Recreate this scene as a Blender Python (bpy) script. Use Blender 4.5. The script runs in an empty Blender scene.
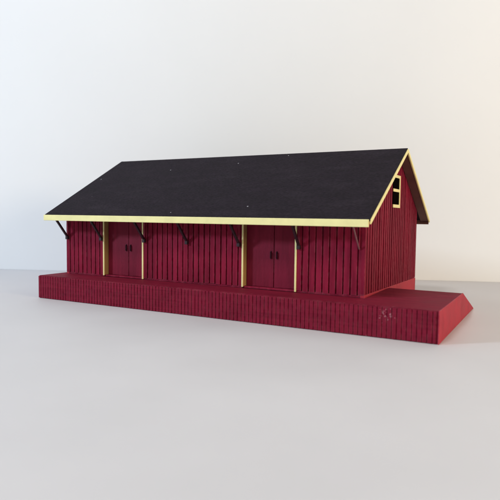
import bpy, bmesh, math, random
from mathutils import Vector, Matrix
random.seed(7)
S = 0.01                      # all lengths below are centimetres; the model is about 30 cm long
scene = bpy.context.scene
COL = scene.collection

# ------------------------------------------------------------------ camera
def cam_axes(yaw, pitch, roll):
    cy, sy, cp, sp = math.cos(yaw), math.sin(yaw), math.cos(pitch), math.sin(pitch)
    f = Vector((-sy*cp, cy*cp, -sp)); r = Vector((cy, sy, 0)); u = r.cross(f)
    cr, sr = math.cos(roll), math.sin(roll)
    return cr*r + sr*u, -sr*r + cr*u, f
r_, u_, f_ = cam_axes(0.4947, 0.0608, 0.0121)
cam_d = bpy.data.cameras.new('camera'); cam = bpy.data.objects.new('camera', cam_d); COL.objects.link(cam)
m = Matrix((r_, u_, -f_)).transposed().to_4x4()
m.translation = Vector((34.7017, -29.5186, 6.6618))*S
cam.matrix_world = m
cam_d.sensor_width = 36; cam_d.lens = 545.27*36/500
cam_d.shift_y = -1.5/500
cam_d.clip_start = 0.01; cam_d.clip_end = 50
cam_d.dof.use_dof = True; cam_d.dof.focus_distance = 0.40; cam_d.dof.aperture_fstop = 16
scene.camera = cam

# ------------------------------------------------------------------ light
scene.view_settings.view_transform = 'Standard'; scene.view_settings.look = 'None'
scene.view_settings.exposure = 0.0; scene.view_settings.gamma = 1
world = bpy.data.worlds.new('World'); scene.world = world; world.use_nodes = True
bg = world.node_tree.nodes['Background']
bg.inputs[0].default_value = (0.95, 0.97, 1.0, 1); bg.inputs[1].default_value = 0.20
def area(name, loc, target, sx, sy, power, col):
    d = bpy.data.lights.new(name, 'AREA'); d.shape = 'RECTANGLE'; d.size = sx; d.size_y = sy
    d.energy = power; d.color = col
    o = bpy.data.objects.new(name, d); COL.objects.link(o)
    o.location = loc
    o.rotation_euler = (Vector(target) - Vector(loc)).to_track_quat('-Z', 'Y').to_euler()
    return o
area('window_light', (-0.92, -1.08, 0.66), (0.10, 0.14, 0.03), 0.17, 0.18, 16.0, (0.68, 0.84, 1.0))
area('ceiling_light', (0.14, -0.66, 0.92), (0.13, 0.30, 0.16), 0.20, 0.20, 3.9, (1.0, 0.98, 0.98))
area('room_lamp', (1.10, -0.14, 0.28), (0.30, 0.06, -0.02), 0.30, 0.26, 5.0, (1.0, 0.82, 0.56))

# ------------------------------------------------------------------ materials
def mat(name, base, rough=0.6, var=0.12, scale=60, bump=0.0, bscale=400, spec=0.4, stretch=(1, 1, 1), dark=None, dscale=25, damt=0.0, wear=0.0, grain=None, gamt=.2):
    M = bpy.data.materials.new(name); M.use_nodes = True
    nt = M.node_tree; N = nt.nodes; L = nt.links
    b = N['Principled BSDF']; b.inputs['Roughness'].default_value = rough
    b.inputs['Specular IOR Level'].default_value = spec
    tc = N.new('ShaderNodeTexCoord'); mp = N.new('ShaderNodeMapping'); mp.inputs['Scale'].default_value = stretch
    L.new(tc.outputs['Object'], mp.inputs['Vector'])
    n1 = N.new('ShaderNodeTexNoise'); n1.inputs['Scale'].default_value = scale; n1.inputs['Detail'].default_value = 6
    L.new(mp.outputs[0], n1.inputs['Vector'])
    mr = N.new('ShaderNodeMapRange'); mr.inputs['From Min'].default_value = .3; mr.inputs['From Max'].default_value = .7
    mr.inputs['To Min'].default_value = 1-var; mr.inputs['To Max'].default_value = 1+var
    L.new(n1.outputs[0], mr.inputs['Value'])
    mx = N.new('ShaderNodeVectorMath'); mx.operation = 'SCALE'; mx.inputs[0].default_value = base
    L.new(mr.outputs[0], mx.inputs['Scale'])
    last = mx.outputs[0]
    if dark:
        n2 = N.new('ShaderNodeTexNoise'); n2.inputs['Scale'].default_value = dscale; n2.inputs['Detail'].default_value = 8
        n2.inputs['Roughness'].default_value = .65
        L.new(mp.outputs[0], n2.inputs['Vector'])
        r2 = N.new('ShaderNodeMapRange'); r2.inputs['From Min'].default_value = .5; r2.inputs['From Max'].default_value = .72
        r2.inputs['To Max'].default_value = damt
        L.new(n2.outputs[0], r2.inputs['Value'])
        mm = N.new('ShaderNodeMix'); mm.data_type = 'RGBA'; mm.inputs['B'].default_value = (*dark, 1)
        L.new(r2.outputs[0], mm.inputs['Factor']); L.new(last, mm.inputs['A']); last = mm.outputs['Result']
    if wear:
        bv = N.new('ShaderNodeBevel'); bv.samples = 4; bv.inputs['Radius'].default_value = .0006
        ge = N.new('ShaderNodeNewGeometry')
        dt = N.new('ShaderNodeVectorMath'); dt.operation = 'DOT_PRODUCT'
        L.new(bv.outputs[0], dt.inputs[0]); L.new(ge.outputs['Normal'], dt.inputs[1])
        n4 = N.new('ShaderNodeTexNoise'); n4.inputs['Scale'].default_value = 260; n4.inputs['Detail'].default_value = 5
        L.new(tc.outputs['Object'], n4.inputs['Vector'])
        e1 = N.new('ShaderNodeMapRange'); e1.inputs['From Min'].default_value = .985; e1.inputs['From Max'].default_value = .90
        L.new(dt.outputs['Value'], e1.inputs['Value'])
        e2 = N.new('ShaderNodeMapRange'); e2.inputs['From Min'].default_value = .42; e2.inputs['From Max'].default_value = .62
        e2.inputs['To Max'].default_value = wear
        L.new(n4.outputs[0], e2.inputs['Value'])
        em = N.new('ShaderNodeMath'); em.operation = 'MULTIPLY'
        L.new(e1.outputs[0], em.inputs[0]); L.new(e2.outputs[0], em.inputs[1])
        wm = N.new('ShaderNodeMix'); wm.data_type = 'RGBA'; wm.inputs['B'].default_value = (.46, .13, .16, 1)
        L.new(em.outputs[0], wm.inputs['Factor']); L.new(last, wm.inputs['A']); last = wm.outputs['Result']
    if grain:
        gm = N.new('ShaderNodeMapping'); gm.inputs['Scale'].default_value = grain
        L.new(tc.outputs['Object'], gm.inputs['Vector'])
        n5 = N.new('ShaderNodeTexNoise'); n5.inputs['Scale'].default_value = 1.0; n5.inputs['Detail'].default_value = 5
        L.new(gm.outputs[0], n5.inputs['Vector'])
        g5 = N.new('ShaderNodeMapRange'); g5.inputs['From Min'].default_value = .32; g5.inputs['From Max'].default_value = .68
        g5.inputs['To Min'].default_value = 1-gamt; g5.inputs['To Max'].default_value = 1+gamt
        L.new(n5.outputs[0], g5.inputs['Value'])
        gs = N.new('ShaderNodeVectorMath'); gs.operation = 'SCALE'
        L.new(last, gs.inputs[0]); L.new(g5.outputs[0], gs.inputs['Scale']); last = gs.outputs[0]
    L.new(last, b.inputs['Base Color'])
    rr = N.new('ShaderNodeMapRange'); rr.inputs['To Min'].default_value = rough-.1; rr.inputs['To Max'].default_value = rough+.1
    L.new(n1.outputs[0], rr.inputs['Value']); L.new(rr.outputs[0], b.inputs['Roughness'])
    if bump:
        n3 = N.new('ShaderNodeTexNoise'); n3.inputs['Scale'].default_value = bscale; n3.inputs['Detail'].default_value = 4
        L.new(mp.outputs[0], n3.inputs['Vector'])
        bp = N.new('ShaderNodeBump'); bp.inputs['Strength'].default_value = bump; bp.inputs['Distance'].default_value = 0.0006
        L.new(n3.outputs[0], bp.inputs['Height']); L.new(bp.outputs[0], b.inputs['Normal'])
    M['last'] = 0
    return M, last

def add_specks(M, last, col, scale, thresh, centre=None, radius=None):
    """sparse pale flecks (chips and dust) on the paint"""
    nt = M.node_tree; N = nt.nodes; L = nt.links; b = N['Principled BSDF']
    tc = N.new('ShaderNodeTexCoord')
    v = N.new('ShaderNodeTexVoronoi'); v.inputs['Scale'].default_value = scale
    L.new(tc.outputs['Object'], v.inputs['Vector'])
    lt = N.new('ShaderNodeMath'); lt.operation = 'LESS_THAN'; lt.inputs[1].default_value = .12
    L.new(v.outputs['Distance'], lt.inputs[0])
    sp = N.new('ShaderNodeSeparateColor'); L.new(v.outputs['Color'], sp.inputs[0])
    g = N.new('ShaderNodeMath'); g.operation = 'GREATER_THAN'; g.inputs[1].default_value = thresh
    L.new(sp.outputs[0], g.inputs[0])
    mu = N.new('ShaderNodeMath'); mu.operation = 'MULTIPLY'
    L.new(lt.outputs[0], mu.inputs[0]); L.new(g.outputs[0], mu.inputs[1])
    fac = mu.outputs[0]
    if centre:
        d = N.new('ShaderNodeVectorMath'); d.operation = 'DISTANCE'; d.inputs[1].default_value = centre
        L.new(tc.outputs['Object'], d.inputs[0])
        nz = N.new('ShaderNodeTexNoise'); nz.inputs['Scale'].default_value = 700; nz.inputs['Detail'].default_value = 5
        L.new(tc.outputs['Object'], nz.inputs['Vector'])
        fall = N.new('ShaderNodeMapRange'); fall.inputs['From Min'].default_value = 0; fall.inputs['From Max'].default_value = radius
        fall.inputs['To Min'].default_value = .54; fall.inputs['To Max'].default_value = .8
        L.new(d.outputs['Value'], fall.inputs['Value'])
        g2 = N.new('ShaderNodeMath'); g2.operation = 'GREATER_THAN'
        L.new(nz.outputs[0], g2.inputs[0]); L.new(fall.outputs[0], g2.inputs[1])
        mx2 = N.new('ShaderNodeMath'); mx2.operation = 'MAXIMUM'
        L.new(g2.outputs[0], mx2.inputs[0]); L.new(fac, mx2.inputs[1]); fac = mx2.outputs[0]
    h = N.new('ShaderNodeMath'); h.operation = 'MULTIPLY'; h.inputs[1].default_value = .55
    L.new(fac, h.inputs[0])
    mm = N.new('ShaderNodeMix'); mm.data_type = 'RGBA'; mm.inputs['B'].default_value = (*col, 1)
    L.new(h.outputs[0], mm.inputs['Factor']); L.new(last, mm.inputs['A'])
    L.new(mm.outputs['Result'], b.inputs['Base Color'])

RED = (0.225, 0.012, 0.035)
M_red, l = mat('red_paint', RED, .65, .16, 55, .25, 900, .06, (1, 1, .35), (.13, .008, .022), 45, .6, wear=.5, grain=(420, 420, 40), gamt=.22)
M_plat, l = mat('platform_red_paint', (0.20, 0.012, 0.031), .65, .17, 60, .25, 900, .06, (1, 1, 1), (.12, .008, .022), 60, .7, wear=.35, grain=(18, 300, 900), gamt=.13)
add_specks(M_plat, l, (.5, .22, .25), 420, .985, (.272, 0.0, .0135), .012)
M_door, l = mat('door_red_paint', (0.185, 0.010, 0.029), .55, .12, 45, .2, 700, .12, (1, 1, .5), (.15, .008, .025), 50, .5, wear=.4, grain=(420, 420, 30), gamt=.15)
M_roof, l = mat('roof_black_paper', (0.017, 0.012, 0.017), .85, .2, 160, .5, 1500, .12, (.4, 1, 1), (.028, .021, .028), 90, .6, grain=(500, 1400, 1400), gamt=.4)
add_specks(M_roof, l, (.75, .72, .75), 230, .99)
M_cream, l = mat('cream_paint', (0.86, 0.775, 0.36), .5, .06, 120, .2, 900, .35)
M_tan, l = mat('tan_jamb', (0.36, 0.215, 0.085), .6, .15, 150, .3, 900, .3, (1, 1, .1))  # darker tan than the cream posts
M_dark, l = mat('dark_stained_wood', (0.030, 0.010, 0.016), .5, .2, 200, .2, 900, .3)
M_pale, l = mat('pale_scraped_strip', (0.22, 0.09, 0.10), .5, .15, 200)
M_under, l = mat('roof_underside_brown', (0.14, 0.06, 0.045), .6, .15, 120, .3, 900)
M_plain, l = mat('plain_lighter_red', (0.40, 0.030, 0.052), .6, .14, 60, .3, 700, .12, (1, 1, 1), (.26, .02, .035), 70, .6, wear=.5)  # lighter red than the siding; part of the brightness is in this colour
M_metal, l = mat('black_iron', (0.05, 0.010, 0.018), .6, .1, 300, spec=.1)
M_opening, l = mat('dark_opening', (0.004, 0.0035, 0.003), .6, .1, 100, spec=0)  # black colour stands in for the shade inside the window opening
M_table, l = mat('white_tabletop', (0.65, 0.635, 0.645), .55, .03, 14, .08, 300, .25)
M_back, l = mat('white_backdrop', (0.825, 0.825, 0.825), .8, .015, 7, .05, 250, .1)
M_cloth, l = mat('dark_maroon_cloth', (0.035, 0.012, 0.016), .9, .4, 300, .5, 1200, .1)

# ------------------------------------------------------------------ mesh helpers (centimetres)
class MB:
    def __init__(self): self.bm = bmesh.new()
    def hexa(self, p):        # 8 corners: bottom loop (4), top loop (4)
        v = [self.bm.verts.new(Vector(q)*S) for q in p]
        for f in ((3, 2, 1, 0), (4, 5, 6, 7), (0, 1, 5, 4), (1, 2, 6, 5), (2, 3, 7, 6), (3, 0, 4, 7)):
            self.bm.faces.new([v[i] for i in f])
    def box(self, x0, x1, y0, y1, z0, z1):
        self.hexa([(x0, y0, z0), (x1, y0, z0), (x1, y1, z0), (x0, y1, z0), (x0, y0, z1), (x1, y0, z1), (x1, y1, z1), (x0, y1, z1)])
    def bar(self, a, b, w, h, up=(1, 0, 0)):
        a, b = Vector(a), Vector(b); d = (b-a).normalized(); s = Vector(up); s = (s - s.dot(d)*d).normalized(); t = d.cross(s)
        q = lambda c: [c - s*w/2 - t*h/2, c + s*w/2 - t*h/2, c + s*w/2 + t*h/2, c - s*w/2 + t*h/2]
        self.hexa(q(a) + q(b))
    def prism(self, poly, axis, a, b):
        """poly: 2D points in the plane across axis ('x': (y,z), 'y': (x,z))"""
        P = (lambda p, k: (k, p[0], p[1])) if axis == 'x' else (lambda p, k: (p[0], k, p[1]))
        A = [self.bm.verts.new(Vector(P(p, a))*S) for p in poly]; B = [self.bm.verts.new(Vector(P(p, b))*S) for p in poly]
        self.bm.faces.new(A); self.bm.faces.new(B[::-1]); n = len(poly)
        for i in range(n): self.bm.faces.new([A[i], B[i], B[(i+1) % n], A[(i+1) % n]])
    def build(self, name, material, parent=None, bevel=0.0, smooth=False, skew=0.0):
        if skew:                       # the end is cut a little out of square
            for v in self.bm.verts:
                if v.co.x > 28*S: v.co.x += skew*v.co.y
        bmesh.ops.recalc_face_normals(self.bm, faces=self.bm.faces)
        me = bpy.data.meshes.new(name); self.bm.to_mesh(me); self.bm.free()
        me.materials.append(material)
        if smooth:
            for p in me.polygons: p.use_smooth = True
        o = bpy.data.objects.new(name, me); COL.objects.link(o)
        if parent is not None:
            o.parent = parent; o.matrix_parent_inverse = Matrix.Translation(-parent.location)
        if bevel:
            md = o.modifiers.new('bevel', 'BEVEL'); md.width = bevel*S; md.segments = 2; md.limit_method = 'ANGLE'
        return o
def thing(name, label, cat, loc):
    o = bpy.data.objects.new(name, None); COL.objects.link(o); o.location = Vector(loc)*S
    o.empty_display_size = .02; o['label'] = label; o['category'] = cat
    return o

# ------------------------------------------------------------------ the setting
A0, A1 = Vector((-21.31, 12.62)), Vector((30.83, 32.72)); dr = (A1-A0).normalized(); nb = Vector((-dr.y, dr.x))
def P2(a, b): p = A0 + dr*a + nb*b; return (p.x, p.y)
b_ = MB()
q = [P2(-160, 12), P2(230, 12), P2(230, -150), P2(-160, -150)]
b_.hexa([(x, y, -3) for x, y in q] + [(x, y, 0) for x, y in q])
o = b_.build('table_surface', M_table); o['kind'] = 'structure'
b_ = MB()
q = [P2(-160, 0), P2(230, 0), P2(230, 1), P2(-160, 1)]
b_.hexa([(x, y, .01) for x, y in q] + [(x, y, 130) for x, y in q])
o = b_.build('backdrop', M_back); o['kind'] = 'structure'

# ------------------------------------------------------------------ loading platform
H = 1.773; X0, X1, Y0, Y1 = 0.461, 25.290, 2.456, 17.213; W = 8.025; T = 5.525; PL = 29.93
plat = thing('loading_platform', 'low dark red loading platform with ribbed front and sloping ramp around the shed', 'platform', (15, 1.2, 0))
b_ = MB()                                   # the deck: front strip and both end wings, one body
gx0, gx1, wy = X0-.10, X1+.10, Y0-.10
def deck_prism(poly, z0, z1): 
    lo = [b_.bm.verts.new(Vector((x, y, z0))*S) for x, y in poly]; hi = [b_.bm.verts.new(Vector((x, y, z1))*S) for x, y in poly]
    b_.bm.faces.new(lo[::-1]); b_.bm.faces.new(hi); n = len(poly)
    for i in range(n): b_.bm.faces.new([lo[i], lo[(i+1) % n], hi[(i+1) % n], hi[i]])
deck_prism([(gx0, .1), (gx1, .1), (gx1, wy), (gx0, wy)], 0.0, H)
b_.prism([(.1, 0), (W+T, 0), (W, H), (.1, H)], 'x', 0, gx0)
b_.prism([(.1, 0), (W+T, 0), (W, H), (.1, H)], 'x', gx1, PL+.08)
deck = b_.build('deck', M_plat, plat, skew=.0177)
b_ = MB()                                   # plain lighter red panel closing the right end
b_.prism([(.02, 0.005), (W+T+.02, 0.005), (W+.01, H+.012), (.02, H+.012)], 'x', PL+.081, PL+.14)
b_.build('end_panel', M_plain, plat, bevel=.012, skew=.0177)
b_ = MB()                                   # vertical ribbed facing of the front
x = 0.0; k = 0
while x < PL-.01:
    wd = min(.268, PL-x); g = .05
    j = random.uniform(-.012, .012)
    b_.box(x, x+wd-g, 0.0+j, .11, .035, H-.03+random.uniform(-.008, .004))
    if wd > g: b_.box(x+wd-g, x+wd, .05, .11, .0, H-.035)
    x += wd
b_.build('ribbed_facing', M_plat, plat, bevel=.015)

# ------------------------------------------------------------------ freight shed
shed = thing('freight_shed', 'dark red board sided model freight shed with black gable roof and cream trim', 'shed', ((X0+X1)/2, (Y0+Y1)/2, 0))
YR = 9.835; OE, OG = 1.562, 0.713; ZE, ZR = 6.539, 11.525; TH = .14
sl = (ZR-ZE)/(YR-Y0+OE)
def ztop(y): return ZR - abs(y-YR)*sl          # roof surface
def zund(y): return ztop(y) - TH*1.15
def siding(b, u0, u1, place, zb, zt, splits=(), PIT=.455, GW=.10, GD=.14):
    """vertical boards with grooves: place(u, depth) -> (x, y)"""
    cuts = []; u = u0
    while u < u1-1e-6:
        v = min(u+PIT, u1); e = min(v, u+PIT-GW)
        cuts.append((u, e, random.uniform(-.012, .012), True))
        if v > e+1e-6: cuts.append((e, v, GD, False))
        u = v
    for a, c, d, board in cuts:
        edges = [a] + [s for s in splits if a+1e-4 < s < c-1e-4] + [c]
        jz = random.uniform(-.04, .04) if board else .02
        zl = zb if callable(zb) else (lambda u: zb)
        for p, r in zip(edges[:-1], edges[1:]):
            q = [place(p, d), place(r, d), place(r, .26), place(p, .26)]
            zt_ = [zt(p), zt(r), zt(r), zt(p)]
            b.hexa([(x, y, zl(k_)+jz) for (x, y), k_ in zip(q, (p, r, r, p))] + [(x, y, z) for (x, y), z in zip(q, zt_)])
# front wall between the doors
DOORS = [(4.46, 8.40), (16.86, 20.82)]
zf = zund(Y0) - .02
for a, c in ((X0, DOORS[0][0]), (DOORS[0][1], DOORS[1][0]), (DOORS[1][1], X1)):
    b_ = MB(); siding(b_, a, c, lambda u, d: (u, Y0+d), H+.10, lambda u: zf)
    b_.box(a, c, Y0+.03, Y0+.25, H, H+.11)
    b_.build('front_wall', M_red, shed)
# gables
for xs, sg in ((X1, -1), (X0, 1)):
    b_ = MB()
    zg = lambda u: H+.15-.32*(u-Y0)/(Y1-Y0)
    siding(b_, Y0, Y1, lambda u, d: (xs+sg*d, u), zg, lambda u: zund(u)-.02, (YR,), .54, .22, .15)
    b_.build('gable_wall', M_red, shed)
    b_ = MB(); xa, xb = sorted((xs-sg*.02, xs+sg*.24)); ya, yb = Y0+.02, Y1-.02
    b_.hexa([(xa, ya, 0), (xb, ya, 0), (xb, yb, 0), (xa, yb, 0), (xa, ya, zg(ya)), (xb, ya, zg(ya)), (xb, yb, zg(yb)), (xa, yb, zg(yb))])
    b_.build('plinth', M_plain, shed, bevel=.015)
b_ = MB(); siding(b_, X0+.27, X1-.27, lambda u, d: (u, Y1-d), H+.17, lambda u: zf)
b_.build('back_wall', M_red, shed)
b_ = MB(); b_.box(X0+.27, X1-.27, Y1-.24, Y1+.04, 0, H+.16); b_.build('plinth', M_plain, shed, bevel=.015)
# roof: one folded sheet with a small sag
RX0, RX1 = X0-OG, X1+OG
b_ = MB(); n = 24
sec = [(Y0-OE, ZE), (YR, ZR), (Y1+OE, ZE), (Y1+OE, ZE-TH), (YR, ZR-TH*1.15), (Y0-OE, ZE-TH)]
b_.prism(sec, 'x', RX0, RX1)
roof = b_.build('roof', M_roof, shed, bevel=.02)
# brown underside boards of the overhang at the gable ends
for xa, xb in ((X1+.02, RX1-.10), (RX0+.10, X0-.02)):
    b_ = MB()
    for s in (-1, 1):
        ya = YR; yb = YR + s*(YR-Y0+OE-.12)
        b_.hexa([(xa, ya, zund(ya)-.10), (xb, ya, zund(ya)-.10), (xb, yb, zund(yb)-.10), (xa, yb, zund(yb)-.10),
                 (xa, ya, zund(ya)-.01), (xb, ya, zund(ya)-.01), (xb, yb, zund(yb)-.01), (xa, yb, zund(yb)-.01)])
    b_.build('soffit', M_under, shed)
# fascia boards along the eaves and rake boards on the gables
for s in (-1, 1):
    ye = YR + s*(YR-Y0+OE)
    ya, yb = sorted((ye + s*.01, ye + s*.13))
    b_ = MB(); b_.box(RX0+.0, RX1-.06, ya, yb, ZE-.47, ZE-.03); b_.build('fascia', M_cream if s < 0 else M_under, shed, bevel=.025)
    for xe, g in ((RX1, 1), (RX0, -1)):
        xa, xb = sorted((xe - g*.05, xe + g*.06))
        y1 = ye - s*.02
        z1 = lambda y: ztop(y) - .05
        b_ = MB(); hgt = .27
        ysum = YR + s*.004
        b_.hexa([(xa, ysum, z1(ysum)-hgt), (xb, ysum, z1(ysum)-hgt), (xb, y1, z1(y1)-hgt), (xa, y1, z1(y1)-hgt),
                 (xa, ysum, z1(ysum)), (xb, ysum, z1(ysum)), (xb, y1, z1(y1)), (xa, y1, z1(y1))])
        b_.build('rake_board', M_cream, shed, bevel=.02)
# recessed double doors with cream posts
DEP = .45
for a, c in DOORS:
    mid = (a+c)/2 + .18
    for p, r in ((a+.10, mid-.02), (mid+.02, c-.08)):
        b_ = MB(); yd = Y0+DEP
        b_.box(p, r, yd+.0, yd+.12, H+.12, zund(yd)-.05)
        d = b_.build('door', M_door, shed, bevel=.03)
        b_ = MB(); hx = r-.20 if r < mid else p+.20
        b_.box(hx-.035, hx+.035, yd-.03, yd-.001, 3.78, 4.32); b_.bar((hx, yd-.10, 3.86), (hx, yd-.10, 4.24), .05, .05)
        b_.box(hx-.03, hx+.03, yd-.11, yd-.03, 3.84, 3.90); b_.box(hx-.03, hx+.03, yd-.11, yd-.03, 4.20, 4.26)
        b_.build('handle', M_metal, d)
    b_ = MB(); b_.box(a+.1, c-.08, Y0+.05, Y0+DEP+.12, H, H+.11); b_.build('door_sill', M_red, shed, bevel=.02)
    b_ = MB(); b_.box(a-.02, a+.10, Y0-.06, Y0+.02, H+.06, zf-.3)
    post = b_.build('door_post', M_cream, shed, bevel=.025)
    b_ = MB(); b_.box(a-.01, a+.095, Y0+.021, Y0+DEP, H+.12, zf-.3); b_.build('jamb', M_tan, post)
    b_ = MB(); b_.box(c-.10, c+.03, Y0-.06, Y0+.02, H+.02, zf-.3)
    post = b_.build('door_post', M_cream, shed, bevel=.025)
    b_ = MB(); b_.box(c-.095, c-.005, Y0+.021, Y0+DEP, H+.12, zf-.3); b_.build('jamb', M_tan, post)
# brackets under the eave
FEET = [0.66, 4.30, 8.56, 12.40, 16.64, 21.02]
for i, fx in enumerate(FEET + [24.95]):
    last = i == 6
    w = .075 if last else .15
    b_ = MB(); ty = Y0-OE+.12
    b_.bar((fx, Y0-.06, 4.70), (fx + random.uniform(-.08, .04), ty, zund(ty)-.08), w, w)
    if not last: b_.box(fx-.11, fx+.11, Y0-.22, Y0-.001, 4.55, 4.80)
    br = b_.build('bracket', M_pale if last else M_dark, shed, bevel=.015)
    if last: br['label'] = 'thin pale bracket strip'
    b_ = MB(); b_.box(fx-w*.45, fx+w*.45, Y0-.10, Y0-.016, 4.80, zf-.1); b_.build('upright', M_door if not last else M_red, br)
# attic window in the right gable, cream on three sides
b_ = MB(); xw = X1+.02
b_.box(xw, xw+.07, 10.47, 10.70, 7.32, 9.64)
for z0, z1 in ((7.32, 7.55), (8.44, 8.65), (9.43, 9.64)): b_.box(xw, xw+.065, 8.72, 10.471, z0, z1)
win = b_.build('attic_window', M_cream, shed, bevel=.02)
b_ = MB(); b_.box(xw-.01, xw+.02, 8.78, 10.46, 7.32, 9.64); b_.build('opening_sheet', M_opening, win)  # black sheet where the dark opening would be
